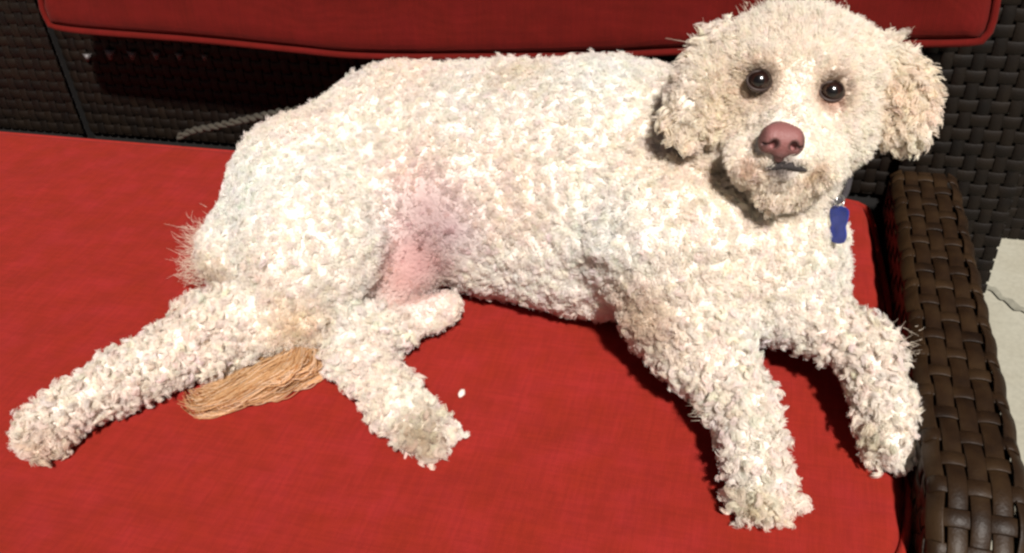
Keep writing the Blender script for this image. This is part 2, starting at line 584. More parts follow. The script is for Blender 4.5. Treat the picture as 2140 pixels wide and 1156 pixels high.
# ------------------------------------------------------------------ signed-distance modelling
def sd_mesh(prims, lo, hi, h, zcut=None):
    lo = np.array(lo, float); hi = np.array(hi, float)
    N = np.ceil((hi - lo) / h).astype(int) + 1
    ax = [lo[k] + h * np.arange(N[k]) for k in range(3)]
    D = np.full(tuple(N), 0.05, np.float32)
    for (op, a, b, ra, rb, k) in prims:
        a = np.array(a, float); b = np.array(b, float)
        R_ = max(ra, rb) + k + 3 * h + 0.012
        i0 = np.maximum(np.floor((np.minimum(a, b) - R_ - lo) / h).astype(int), 0)
        i1 = np.minimum(np.ceil((np.maximum(a, b) + R_ - lo) / h).astype(int) + 1, N)
        if np.any(i1 <= i0): continue
        sl_ = tuple(slice(i0[q], i1[q]) for q in range(3))
        X = ax[0][sl_[0]][:, None, None]; Y = ax[1][sl_[1]][None, :, None]; Z = ax[2][sl_[2]][None, None, :]
        ab = b - a; L2 = float(ab @ ab)
        if L2 < 1e-12: t = 0.0
        else: t = np.clip(((X - a[0]) * ab[0] + (Y - a[1]) * ab[1] + (Z - a[2]) * ab[2]) / L2, 0, 1)
        d = np.sqrt((X - a[0] - t * ab[0]) ** 2 + (Y - a[1] - t * ab[1]) ** 2 + (Z - a[2] - t * ab[2]) ** 2) - (ra + (rb - ra) * t)
        c = D[sl_]
        if op == 'add':
            hh = np.maximum(k - np.abs(c - d), 0) / k
            D[sl_] = np.minimum(c, d) - hh * hh * k * 0.25
        else:
            d = -d
            hh = np.maximum(k - np.abs(c - d), 0) / k
            D[sl_] = np.maximum(c, d) + hh * hh * k * 0.25
    if zcut is not None:
        d = (zcut - ax[2])[None, None, :]
        k = 0.012
        hh = np.maximum(k - np.abs(D - d), 0) / k
        D = np.maximum(D, d) + hh * hh * k * 0.25
    # surface nets
    ins = D < 0
    cell = [slice(0, -1)] * 3
    def corner(dx, dy, dz, A): return A[dx:A.shape[0] - 1 + dx, dy:A.shape[1] - 1 + dy, dz:A.shape[2] - 1 + dz]
    cnt = sum(corner(x, y, z, ins).astype(np.uint8) for x in (0, 1) for y in (0, 1) for z in (0, 1))
    act = (cnt > 0) & (cnt < 8)
    idx = np.full(act.shape, -1, np.int64)
    ci = np.argwhere(act)
    idx[act] = np.arange(len(ci))
    acc = np.zeros((len(ci), 3)); w = np.zeros(len(ci))
    I, J, K = ci.T
    cs = [(x, y, z) for x in (0, 1) for y in (0, 1) for z in (0, 1)]
    for p in cs:
        for q in range(3):
            if p[q] == 1: continue
            p2 = list(p); p2[q] = 1
            d0 = D[I + p[0], J + p[1], K + p[2]]; d1 = D[I + p2[0], J + p2[1], K + p2[2]]
            cr = (d0 < 0) != (d1 < 0)
            t = np.where(cr, d0 / np.where(cr, d0 - d1, 1), 0)
            pos = np.stack([np.full(len(ci), p[r], float) for r in range(3)], 1)
            pos[:, q] += t
            acc += pos * cr[:, None]; w += cr
    V = lo + (ci + acc / w[:, None]) * h
    F_ = []
    for q in range(3):
        A = np.moveaxis(ins, q, 0)
        ch_ = A[:-1] != A[1:]
        e = np.argwhere(ch_)
        e = e[(e[:, 1] > 0) & (e[:, 2] > 0) & (e[:, 1] < A.shape[1] - 1) & (e[:, 2] < A.shape[2] - 1)]
        flip = A[e[:, 0], e[:, 1], e[:, 2]]
        idq = np.moveaxis(idx, q, 0)
        f = np.stack([idq[e[:, 0], e[:, 1] - 1, e[:, 2] - 1], idq[e[:, 0], e[:, 1], e[:, 2] - 1], idq[e[:, 0], e[:, 1], e[:, 2]], idq[e[:, 0], e[:, 1] - 1, e[:, 2]]], 1)
        if q == 1: flip = ~flip
        f = np.where(flip[:, None], f, f[:, ::-1])
        F_.append(f)
    return V, np.concatenate(F_)


def relax(V, F_, it=2, lam=0.5):
    n = len(V)
    for _ in range(it):
        S = np.zeros_like(V); c = np.zeros(n)
        for a, b in ((0, 1), (1, 2), (2, 3), (3, 0)):
            np.add.at(S, F_[:, a], V[F_[:, b]]); np.add.at(c, F_[:, a], 1)
            np.add.at(S, F_[:, b], V[F_[:, a]]); np.add.at(c, F_[:, b], 1)
        V = V + lam * (S / np.maximum(c, 1)[:, None] - V)
    return V


def fast_mesh(name, V, F_, mat):
    me = bpy.data.meshes.new(name)
    me.vertices.add(len(V)); me.vertices.foreach_set('co', V.astype(np.float32).ravel())
    me.loops.add(F_.size); me.loops.foreach_set('vertex_index', F_.ravel().astype(np.int32))
    me.polygons.add(len(F_))
    me.polygons.foreach_set('loop_start', (np.arange(len(F_)) * 4).astype(np.int32))
    me.polygons.foreach_set('use_smooth', np.ones(len(F_), bool))
    me.update(calc_edges=True); me.validate()
    me.materials.append(mat)
    return me


# ------------------------------------------------------------------ dog
HD = 0.80                       # distance of the head along the view axis
HK = HD / FPX                   # metres per photo pixel there


def hp(u, v, f=0.0):
    """head point: f photo pixels in front of the skull's centre"""
    return CAM + ray(u, v) / FPX * (HD - f * HK)


prims = []


FUR_BODY, FUR_HEAD = 0.0065, 5


def chain(pts, k=0.02, op='add', head=False):
    """pts: (u, v, height or depth, radius) joints joined by tapering limbs"""
    q = [((hp if head else at)(u, v, h), (r - (0 if op == 'sub' else FUR_HEAD)) * HK if head else r - (0 if op == 'sub' else (FUR_BODY if r > .0385 else .0085) if r > .0235 else .0015)) for (u, v, h, r) in pts]
    if len(q) == 1: prims.append((op, q[0][0], q[0][0], q[0][1], q[0][1], k))
    for (a, ra), (b, rb) in zip(q, q[1:]): prims.append((op, a, b, ra, rb, k))


# trunk
chain([(650, 400, .105, .090), (850, 330, .115, .108), (1050, 375, .115, .128), (1250, 395, .12, .136), (1440, 410, .12, .132)], 0.03)
chain([(505, 525, .06, .054), (630, 455, .09, .082)], 0.04)
chain([(1440, 440, .12, .120), (1590, 530, .11, .082), (1640, 600, .08, .055)], 0.03)
# neck
chain([(1480, 390, .12, .088), (1600, 345, .155, .068), (1650, 280, .235, .055)], 0.03)
# upper hind leg (stretched to the left)
chain([(645, 400, .12, .088), (655, 520, .105, .080), (655, 630, .060, .046)], 0.016)
chain([(650, 630, .055, .050), (450, 693, .045, .041), (260, 788, .036, .031), (120, 872, .030, .028)], 0.02)
chain([(84, 895, .025, .027)], 0.012)
for (u, v) in [(62, 925), (90, 933), (116, 922)]: chain([(u, v, .016, .013)], 0.008)
# lower hind leg (folded under the belly, paw forward)
chain([(930, 640, .035, .024), (770, 705, .036, .032), (745, 735, .036, .034), (825, 840, .034, .029), (878, 895, .03, .028)], 0.015)
for (u, v) in [(870, 925), (905, 925), (925, 905)]: chain([(u, v, .016, .013)], 0.008)
# near foreleg
chain([(1420, 520, .13, .095), (1425, 640, .085, .062)], 0.03)
chain([(1425, 640, .08, .058), (1472, 725, .07, .042), (1552, 850, .05, .030), (1574, 950, .04, .027), (1592, 1020, .03, .029)], 0.018)
for (u, v) in [(1562, 1048), (1596, 1062), (1636, 1045)]: chain([(u, v, .018, .014)], 0.007)
# far foreleg
chain([(1610, 600, .09, .055), (1710, 676, .07, .030), (1808, 730, .062, .030), (1845, 840, .045, .027), (1858, 915, .03, .027)], 0.018)
for (u, v) in [(1835, 935), (1862, 950), (1885, 940)]: chain([(u, v, .018, .012)], 0.007)
# belly fold at the groin
chain([(850, 450, .09, .095), (815, 560, .05, .050), (800, 610, .03, .030)], 0.03)
chain([(920, 465, .245, .050), (872, 550, .19, .036)], 0.05, 'sub')
# head
chain([(1655, 172, 0, 149)], 0.02, head=True)
chain([(1742, 155, -5, 105), (1565, 155, -5, 98)], 0.02, head=True)
chain([(1650, 215, 20, 140)], 0.02, head=True)
chain([(1578, 270, 10, 76), (1735, 275, 10, 80)], 0.02, head=True)
chain([(1650, 290, 85, 94), (1637, 320, 155, 66)], 0.018, head=True)
chain([(1640, 355, 60, 82), (1628, 395, 118, 42)], 0.015, head=True)
chain([(1660, 205, 90, 52), (1640, 272, 170, 34)], 0.012, head=True)          # bridge of the muzzle
chain([(1572, 332, 122, 54), (1630, 322, 172, 42)], 0.010, head=True)         # lips
chain([(1702, 338, 118, 58), (1640, 322, 172, 42)], 0.010, head=True)
for e in [(1588, 166), (1736, 188)]:
    chain([(e[0], e[1], 170, 31)], 0.010, 'sub', head=True)                     # eye sockets
chain([(1585, 130, 112, 30), (1735, 148, 112, 30)], 0.012, head=True)          # brow
chain([(1560, 372, 170, 9), (1600, 362, 195, 11), (1640, 352, 218, 12), (1685, 362, 190, 11), (1712, 376, 165, 9)], 0.005, 'sub', head=True)   # mouth
# ears
chain([(1496, 112, 35, 36), (1456, 185, 55, 44), (1444, 245, 60, 40)], 0.010, head=True)
chain([(1848, 125, 0, 38), (1884, 205, 15, 46), (1892, 268, 15, 36)], 0.010, head=True)

def surf_pt(u, v, off=0.0):
    """the dog's surface point under photo pixel (u, v), moved off metres towards the camera"""
    d = ray(u, v); d = d / np.linalg.norm(d)
    w = DV - CAM; t = w @ d
    r = np.linalg.norm(w - t[:, None] * d, axis=1)
    ok = r < max(0.004, r.min() + 0.003)
    return CAM + d * (t[ok].min() - off)


lo = [-0.76, 0.36, SEAT - 0.01]; hi = [0.30, 1.12, SEAT + 0.45]
DV, DF = sd_mesh(prims, lo, hi, 0.0032, zcut=SEAT + 0.001)
DV = relax(DV, DF, 2)


def normals(V, F_):
    n = np.cross(V[F_[:, 2]] - V[F_[:, 0]], V[F_[:, 3]] - V[F_[:, 1]])
    N = np.zeros_like(V)
    for k in range(4): np.add.at(N, F_[:, k], n)
    return N / (np.linalg.norm(N, axis=1)[:, None] + 1e-12), np.linalg.norm(n, axis=1) / 2


DN, AREA = normals(DV, DF)
print('dog verts', len(DV), 'outward', float(np.mean(np.sum((DV - DV.mean(0)) * DN, 1))))


# soft distance to a spot, 1 in its middle
def spot(P, c, r, soft=0.5):
    d = np.linalg.norm(P - np.array(c), axis=1) / r
    return np.clip((1 - d) / soft, 0, 1)


EYES = [hp(1587, 169, 140), hp(1738, 191, 140)]
NOSE = hp(1632, 297, 205)
MOUTH = [hp(1590, 362, 176), hp(1606, 358, 186), hp(1625, 354, 196), hp(1645, 350, 204), hp(1665, 356, 194), hp(1685, 362, 180)]
GROIN = [surf_pt(885, 430), surf_pt(870, 520), surf_pt(940, 480), surf_pt(840, 590), surf_pt(880, 560)]
print('surf heights', [(q, round(float(surf_pt(*q)[2] - SEAT), 3)) for q in [(900, 450), (860, 560), (1749, 472), (1550, 450), (1440, 200)]], 'head d', float((hp(1650,215)-CAM)@FWD), float((surf_pt(1550,450)-CAM)@FWD))


def coat_colour(P):
    base = np.tile(np.array([0.88, 0.825, 0.755]), (len(P), 1))
    sm = np.array([[noise.noise(Vector(p) * 9), noise.noise(Vector(p) * 22 + Vector((5, 5, 5)))] for p in P])
    base = base * (1 + 0.05 * sm[:, 1:2]) * (1 + sm[:, :1] * np.array([[0.02, -0.05, -0.09]]))

    def mixc(w, c):
        nonlocal base
        base = base * (1 - w[:, None]) + np.array(c) * w[:, None]
    head_w = spot(P, hp(1650, 200, 0), 0.17, 0.3)
    mixc(head_w * 0.5, (0.88, 0.80, 0.69))
    for c, q in zip(GROIN, [(0.40, 0.25, 0.26), (0.46, 0.25, 0.25), (0.42, 0.27, 0.29), (0.60, 0.30, 0.25), (0.50, 0.28, 0.27)]): mixc(spot(P, c, .054, 1.0) * 0.85, q)
    mixc(spot(P, surf_pt(880, 400), .06, .9) * 0.4, (0.72, 0.50, 0.46))
    mixc(spot(P, surf_pt(620, 690), .05, .9) * 0.55, (0.70, 0.50, 0.28))
    mixc(spot(P, surf_pt(1000, 300), .12, .9) * 0.15, (0.85, 0.62, 0.55))
    for e in EYES:
        mixc(spot(P, e, .030, .8) * 0.6, (0.62, 0.44, 0.30))
        mixc(spot(P, e, .0185, .45) * 0.85, (0.20, 0.12, 0.075))  # dark fur with the eye socket's shade painted in
    mixc(spot(P, hp(1730, 215, 130), .016, .9) * 0.6, (0.60, 0.28, 0.20))
    mixc(spot(P, surf_pt(1565, 356), .016, 1.0) * 0.65, (0.50, 0.25, 0.11))
    mixc(spot(P, surf_pt(1706, 368), .018, .9) * 0.7, (0.50, 0.32, 0.16))
    mixc(spot(P, hp(1640, 352, 200), .016, .7) * 0.85, (0.20, 0.15, 0.14))
    mixc(spot(P, hp(1640, 400, 110), .045, .9) * 0.45, (0.70, 0.55, 0.38))
    for (u, v, f) in [(1440, 270, 20), (1870, 190, 20), (1520, 200, 60), (1850, 230, 10)]:  # tan ears, plus shade painted into the crease beside the head
        mixc(spot(P, hp(u, v, f), .04, .9) * 0.4, (0.84, 0.68, 0.48))
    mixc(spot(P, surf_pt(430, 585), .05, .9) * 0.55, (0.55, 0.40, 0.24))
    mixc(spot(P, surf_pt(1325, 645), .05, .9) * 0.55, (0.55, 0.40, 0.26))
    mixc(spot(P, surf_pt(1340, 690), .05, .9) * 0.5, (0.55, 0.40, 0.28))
    mixc(spot(P, surf_pt(880, 915), .035, .9) * 0.75, (0.42, 0.32, 0.18))
    mixc(spot(P, surf_pt(85, 945), .03, .9) * 0.6, (0.60, 0.42, 0.30))
    mixc(spot(P, surf_pt(1570, 1060), .025, .9) * 0.6, (0.50, 0.42, 0.22))
    mixc(spot(P, surf_pt(1825, 925), .02, .9) * 0.6, (0.50, 0.42, 0.25))
    mixc(spot(P, surf_pt(1070, 150), .045, .9) * 0.35, (0.62, 0.50, 0.34))
    return base


# small tufts and hollows all over the coat
cell = np.array([noise.cell(Vector(p)) if False else 0.75 * noise.noise(Vector(p) * 62.0) + 0.45 * noise.noise(Vector(p) * 130.0) for p in DV])
rough = np.ones(len(DV))
for c in EYES + [NOSE]: rough *= 1 - spot(DV, c, .035, .6)
for c in GROIN: rough *= 1 - 0.95 * spot(DV, c, .055, .5)
DV2 = DV + DN * (cell * 0.0050 * rough)[:, None]
DN2, AREA = normals(DV2, DF)


def skin_mat():
    mt, nt, b = new_mat('dog_skin')
    L = nt.links.new
    a = node(nt, 'ShaderNodeAttribute', attribute_name='tint')
    tc = node(nt, 'ShaderNodeTexCoord')
    n1 = node(nt, 'ShaderNodeTexNoise', Scale=260.0, Detail=3.0)
    L(tc.outputs['Object'], n1.inputs['Vector'])
    L(a.outputs['Color'], b.inputs['Base Color'])
    b.inputs['Roughness'].default_value = 0.8
    b.inputs['Specular IOR Level'].default_value = 0.15
    bp = node(nt, 'ShaderNodeBump', Strength=0.7, Distance=0.003)
    L(n1.outputs[0], bp.inputs['Height']); L(bp.outputs[0], b.inputs['Normal'])
    return mt


def hair_mat():
    mt = bpy.data.materials.new('curly_coat')
    mt.use_nodes = True
    nt = mt.node_tree
    L = nt.links.new
    out = nt.nodes['Material Output']
    nt.nodes.remove(nt.nodes['Principled BSDF'])
    a = node(nt, 'ShaderNodeAttribute', attribute_name='tint')
    d = node(nt, 'ShaderNodeBsdfDiffuse')
    t = node(nt, 'ShaderNodeBsdfTranslucent')
    mx = node(nt, 'ShaderNodeMixShader'); mx.inputs[0].default_value = 0.5
    L(a.outputs['Color'], d.inputs['Color']); L(a.outputs['Color'], t.inputs['Color'])
    L(d.outputs[0], mx.inputs[1]); L(t.outputs[0], mx.inputs[2]); L(mx.outputs[0], out.inputs['Surface'])
    return mt


M_SKIN = skin_mat(); M_HAIR = hair_mat()
dog = empty('dog', (-0.25, 0.80, SEAT), 'cream curly-coated dog lying on the red seat cushion with its head raised towards the viewer', 'dog')


def child_of(o, parent):
    o.parent = parent
    if parent.parent is None:
        o.matrix_parent_inverse = Matrix.Translation(parent.location).inverted()
    return o


me = fast_mesh('body', DV2, DF, M_SKIN)
ca = me.attributes.new('tint', 'FLOAT_COLOR', 'POINT')
ca.data.foreach_set('color', np.concatenate([coat_colour(DV) * 0.80, np.ones((len(DV), 1))], 1).astype(np.float32).ravel())
body = bpy.data.objects.new('body', me); COL.objects.link(body); child_of(body, dog)


def hair_curves(name, P, R_, C_, parent):
    """P: (n, k, 3) strand points; R_: (n, k) radii; C_: (n, 3) colours"""
    n, k, _ = P.shape
    hc = bpy.data.hair_curves.new(name)
    hc.add_curves([k] * n)
    hc.attributes['position'].data.foreach_set('vector', P.astype(np.float32).ravel())
    ra = hc.attributes.get('radius') or hc.attributes.new('radius', 'FLOAT', 'POINT')
    ra.data.foreach_set('value', R_.astype(np.float32).ravel())
    ta = hc.attributes.new('tint', 'FLOAT_COLOR', 'CURVE')
    ta.data.foreach_set('color', np.concatenate([C_, np.ones((n, 1))], 1).astype(np.float32).ravel())
    hc.materials.append(M_HAIR)
    o = bpy.data.objects.new(name, hc); COL.objects.link(o); child_of(o, parent)
    return o


def grow(n_clump, per, length, rad_clump, helix, turns, k=9, width=0.00042, mask=None, flow=None, lift=0.6, seed=1, jit=0.35):
    """curls: each clump is a bundle of strands that wind round one bent axis. length, mask, flow are functions of root points."""
    g = np.random.default_rng(seed)
    w = AREA.copy()
    fc = DV2[DF].mean(1)
    w *= np.where(fc[:, 2] > SEAT + 0.006, 1, 0)
    if mask is not None: w *= mask(fc)
    w /= w.sum()
    f = g.choice(len(DF), n_clump, p=w)
    a, b = g.random(n_clump), g.random(n_clump)
    q = DF[f]
    wt = np.stack([(1 - a) * (1 - b), a * (1 - b), a * b, (1 - a) * b], 1)[:, :, None]
    P0 = (DV2[q] * wt).sum(1); N0 = (DN2[q] * wt).sum(1); N0 /= np.linalg.norm(N0, axis=1)[:, None]
    Lc = length(P0) * g.uniform(0.65, 1.3, n_clump)
    fl = np.zeros((n_clump, 3)) if flow is None else flow(P0)
    fl = fl + g.normal(0, 0.55, (n_clump, 3)) + np.array([0, 0, -0.35])
    fl -= N0 * np.sum(fl * N0, 1)[:, None]; fl /= np.linalg.norm(fl, axis=1)[:, None] + 1e-9
    sd = np.cross(N0, fl)
    ph = g.uniform(0, 2 * math.pi, n_clump)
    sgn = g.choice([-1, 1], n_clump)
    col = coat_colour(P0) * g.uniform(0.90, 1.07, (n_clump, 1)) * (1 + g.normal(0, 0.02, (n_clump, 3)))
    col = np.clip(col, 0.02, 0.93)
    rep = lambda A: np.repeat(A, per, 0)
    n = n_clump * per
    r = np.sqrt(g.random(n)) * rad_clump; th = g.uniform(0, 2 * math.pi, n)
    off = rep(sd) * (r * np.cos(th))[:, None] + rep(fl) * (r * np.sin(th))[:, None]
    t = np.linspace(0, 1, k)[None, :, None]
    L_ = (rep(Lc[:, None]) * g.uniform(1 - jit, 1.1, (n, 1)))[:, :, None]
    ang = t * (1.0 - lift) * math.pi * 0.9
    axis = rep(N0)[:, None, :] * np.sin(ang + 1e-3) / (1.0 - lift + 1e-3) / math.pi / 0.9 * L_ if False else None
    up = rep(N0)[:, None, :] * (L_ * (t * lift + (1 - lift) * np.sin(t * math.pi * 0.5) * 0.45))
    al = rep(fl)[:, None, :] * (L_ * (1 - lift) * t ** 1.6)
    a_ = helix * np.minimum(1, t * 2.2) * (rep(Lc[:, None])[:, :, None] / 0.015) ** 0.5
    phase = rep(ph)[:, None, None] + g.normal(0, 0.35, (n, 1, 1)) + rep(sgn)[:, None, None] * t * turns * 2 * math.pi
    e2 = rep(np.cross(sd, (N0 * lift + fl * (1 - lift))))[:, None, :]
    hel = a_ * (np.cos(phase) * rep(sd)[:, None, :] + np.sin(phase) * e2)
    P = (rep(P0) - rep(N0) * 0.001)[:, None, :] + off[:, None, :] * (1 - 0.35 * t) + up + al + hel
    P[:, :, 2] = np.maximum(P[:, :, 2], SEAT + 0.0012)
    rr = width * (1 - 0.55 * np.linspace(0, 1, k)) [None, :] * g.uniform(0.8, 1.2, (n, 1))
    cc = rep(col) * g.uniform(0.94, 1.05, (n, 1))
    return P, rr, np.clip(cc, 0.02, 0.95)


HEADC = hp(1650, 200, 0)
EARC = [(hp(1448, 190, 0), .05), (hp(1898, 215, 0), .055)]


def w_head(P): return (np.linalg.norm(P - hp(1655, 230, 40), axis=1) < 0.093) | w_ear(P)
def w_ear(P):
    m_ = np.zeros(len(P), bool)
    for (a, b, r) in [(hp(1492, 105, -10), hp(1442, 262, 5), .030), (hp(1845, 130, -10), hp(1902, 280, 5), .034)]:
        ab = b - a; t = np.clip((P - a) @ ab / (ab @ ab), 0, 1)
        m_ |= np.linalg.norm(P - a - t[:, None] * ab, axis=1) < r
    return m_
def groin(P):
    s = np.zeros(len(P))
    for c in GROIN: s = np.maximum(s, spot(P, c, .052, .75))
    s = s * (P[:, 2] > SEAT + .04)
    return s
def face_bare(P):
    s = np.zeros(len(P))
    for e in EYES: s = np.maximum(s, spot(P, e, .0150, .3))
    s = np.maximum(s, spot(P, NOSE, .026, .35))
    for q in MOUTH: s = np.maximum(s, spot(P, q, .011, .5))
    return s


# body and legs: tight curls
def len_body(P):
    L_ = np.full(len(P), 0.0080)
    L_ *= 1 - 0.6 * groin(P)
    return L_


m_body = lambda P: np.where(w_head(P), 0, 1) * (1 - 0.94 * groin(P))
P, R_, C_ = grow(17000, 15, len_body, 0.0046, 0.0022, 1.0, mask=m_body, lift=0.45, seed=3, k=8, width=0.00034, jit=0.5)
P2, R2, C2 = grow(90000, 2, lambda P: np.full(len(P), 0.0065), 0.0030, 0.0008, 0.6, mask=m_body, lift=0.4, seed=4, k=8, width=0.00034, jit=0.5)
P, R_, C_ = np.concatenate([P, P2]), np.concatenate([R_, R2]), np.concatenate([C_, C2])
coat = hair_curves('curly_coat', P, R_, C_, dog)

LEGS = [(at(430, 700, .045), at(100, 895, .028), .052), (at(760, 720, .036), at(890, 905, .03), .050), (at(1480, 740, .065), at(1595, 1030, .03), .052), (at(1780, 715, .06), at(1858, 930, .03), .046)]


def m_leg(P):
    m_ = np.zeros(len(P))
    for a, b, r in LEGS:
        ab = b - a; t = np.clip((P - a) @ ab / (ab @ ab), 0, 1)
        m_ = np.maximum(m_, (np.linalg.norm(P - a - t[:, None] * ab, axis=1) < r) * 1.0)
    return m_


P, R_, C_ = grow(1800, 18, lambda P: np.full(len(P), 0.0090), 0.0034, 0.0026, 1.1, mask=lambda P: m_body(P) * (1 - m_leg(P)), lift=0.45, seed=12, k=9, width=0.00032, jit=0.4)
hair_curves('body_curls', P, R_, C_, dog)
P, R_, C_ = grow(2600, 22, lambda P: np.full(len(P), 0.0125), 0.0030, 0.0030, 1.2, mask=m_leg, lift=0.55, seed=8, k=10, width=0.00034, jit=0.3)
hair_curves('leg_curls', P, R_, C_, dog)

# head: softer, straighter fluff that points outwards; short on the face
def len_head(P):
    front = spot(P, hp(1655, 250, 160), .090, .6)
    top = np.clip((P @ UPV - hp(1650, 130, 60) @ UPV) / 0.03, 0, 1)
    L_ = 0.0110 * (1 - 0.70 * front) * (1 + 0.05 * top)
    return L_


def flow_head(P):
    d = P - hp(1650, 230, 150)
    return d / np.linalg.norm(d, axis=1)[:, None] * 1.2
m_head = lambda P: np.where(w_head(P) & ~w_ear(P), 1, 0) * (1 - face_bare(P))
P, R_, C_ = grow(12000, 11, len_head, 0.0036, 0.0009, 0.6, mask=m_head, flow=flow_head, lift=0.5, seed=5, width=0.00030, jit=0.5)
hair_curves('head_fluff', P, R_, C_, dog)
m_ear = lambda P: np.where(w_ear(P), 1, 0)
P, R_, C_ = grow(2200, 18, lambda P: np.full(len(P), 0.0175), 0.0034, 0.0026, 1.1, mask=m_ear, flow=lambda P: np.tile([0, 0, -1.6], (len(P), 1)), lift=0.45, seed=6, k=10)
hair_curves('ear_curls', P, R_, C_, dog)

# loose longer wisps: ear tops, rump, wrist
def wisps(spots, seed):
    g = np.random.default_rng(seed); PP, CC = [], []
    for (p, d, L_, n, s) in spots:
        for _ in range(n):
            a = p + g.normal(0, s, 3); dd = d + g.normal(0, 0.22, 3); dd /= np.linalg.norm(dd)
            bend = g.normal(0, 0.3, 3)
            l = L_ * g.uniform(0.6, 1.2)
            PP.append([a + dd * l * t + bend * l * t * t * 1.6 for t in np.linspace(0, 1, 8)])
            CC.append(np.array([0.86, 0.76, 0.62]) * g.uniform(0.85, 1.05))
    P = np.array(PP)
    P[:, :, 2] = np.maximum(P[:, :, 2], SEAT + 0.0015)
    return P, np.tile(np.linspace(0.00027, 0.00008, 8), (len(PP), 1)), np.array(CC)


P, R_, C_ = wisps([(hp(1500, 80, 0), -RIGHT * 1 + UPV * 0.6, .010, 16, .005), (hp(1478, 100, 0), -RIGHT * 1 + UPV * 0.2, .010, 16, .005),
                   (hp(1865, 110, 0), RIGHT * 1 + UPV * 0.4, .010, 24, .006), (hp(1600, 38, 0), UPV - RIGHT * .3, .006, 160, .012), (hp(1700, 38, 0), UPV + RIGHT * .3, .006, 160, .012),
                   (at(432, 500, .05), -RIGHT + UPV * 0.5, .012, 300, .011), (at(415, 560, .04), -RIGHT, .011, 300, .010),
                   (at(1868, 725, .06), RIGHT - UPV * 0.25, .009, 110, .008), (at(1482, 850, .05), -RIGHT - UPV * .3, .008, 60, .005)], 9)
hair_curves('wisps', P, R_, C_, dog)

# tail: long straight tan hair lying flat under the thigh
TC = [[(704, 705), (688, 768), (600, 812), (505, 848), (430, 860), (368, 828)],
      [(560, 705), (530, 735), (480, 770), (430, 805), (390, 815)],
      [(640, 700), (650, 745), (570, 775), (470, 815), (405, 835)]]
g = np.random.default_rng(21)
outer = open_spline([(*p,) for p in TC[0]], 14); inner = open_spline([(*p,) for p in TC[1]], 14)
PP, CC = [], []
for i in range(85):                                   # 150 locks
    f = g.beta(1.1, 1.0)
    ctr_ = outer * f + inner * (1 - f)
    wv = g.uniform(0, 6.28); amp = g.uniform(4, 24)
    hgt = 0.004 + 0.030 * math.sin(math.pi * min(max(f, .02), .98)) * g.uniform(0.3, 1)
    br = g.uniform(0.75, 1.15)
    s0, s1 = g.uniform(0, .12), g.uniform(.8, 1.0)
    for j in range(9):
        o = g.normal(0, 4.5, 2)
        w2, a2, e1 = g.uniform(0, 6.28), g.uniform(0, 8), g.uniform(.7, 1.0)
        pts = []
        for q, t in enumerate(np.linspace(s0, s1 * e1, 14)):
            x = np.array([np.interp(t * 13, range(14), ctr_[:, 0]), np.interp(t * 13, range(14), ctr_[:, 1])])
            x = x + o * (1.2 - .6 * t) + amp * np.array([math.sin(wv + t * 9), math.cos(wv + t * 11)]) * 0.5 + a2 * np.array([math.sin(w2 + t * 13), math.cos(w2 + t * 15)])
            pts.append(at(x[0], x[1], hgt * (1 - t) ** .5 + 0.0015))
        PP.append(pts)
        c = np.array([0.68, 0.43, 0.23]) * br * g.uniform(0.9, 1.1)
        if g.random() < .3: c = np.array([0.78, 0.58, 0.40]) * br
        elif g.random() < .2: c = np.array([0.45, 0.22, 0.09]) * br
        CC.append(c)
tv, tf = [], []
core = open_spline([at(640, 690, .03), at(620, 745, .008), at(520, 795, .006), at(430, 828, .004)], 16)
tv, tf = tube(core, list(np.interp(np.linspace(0, 1, 16), [0, .5, 1], [.012, .006, .002])), 10)
tail = mesh_obj('tail', tv, tf, plain('tail_skin', (0.50, 0.28, 0.13), 0.8), dog)
tail['label'] = 'tan tail with long straight hair'
hair_curves('tail_hair', np.array(PP), np.tile(np.linspace(0.00055, 0.0003, 14), (len(PP), 1)), np.clip(np.array(CC), 0, .9), tail)

# eyes
def uv_sphere(c, r, nu=32, nv=20, basis=None):
    V, Fc = [], []
    for i in range(nv + 1):
        th = math.pi * i / nv
        for j in range(nu):
            p = np.array([math.sin(th) * math.cos(2 * math.pi * j / nu), math.sin(th) * math.sin(2 * math.pi * j / nu), math.cos(th)])
            if basis is not None: p = basis @ p
            V.append(c + r * p)
    for i in range(nv):
        for j in range(nu):
            k = (j + 1) % nu
            Fc.append((i * nu + j, i * nu + k, (i + 1) * nu + k, (i + 1) * nu + j))
    return V, Fc


def eye_mat():
    mt, nt, b = new_mat('brown_eye')
    a = node(nt, 'ShaderNodeAttribute', attribute_name='ring')
    c = ramp(nt, a.outputs['Fac'], [(0.0, (0.004, 0.003, 0.003)), (0.38, (0.006, 0.004, 0.003)), (0.46, (0.020, 0.007, 0.004)), (0.80, (0.008, 0.003, 0.002))])
    nt.links.new(c, b.inputs['Base Color'])
    b.inputs['Roughness'].default_value = 0.17
    b.inputs['Specular IOR Level'].default_value = 0.7
    return mt


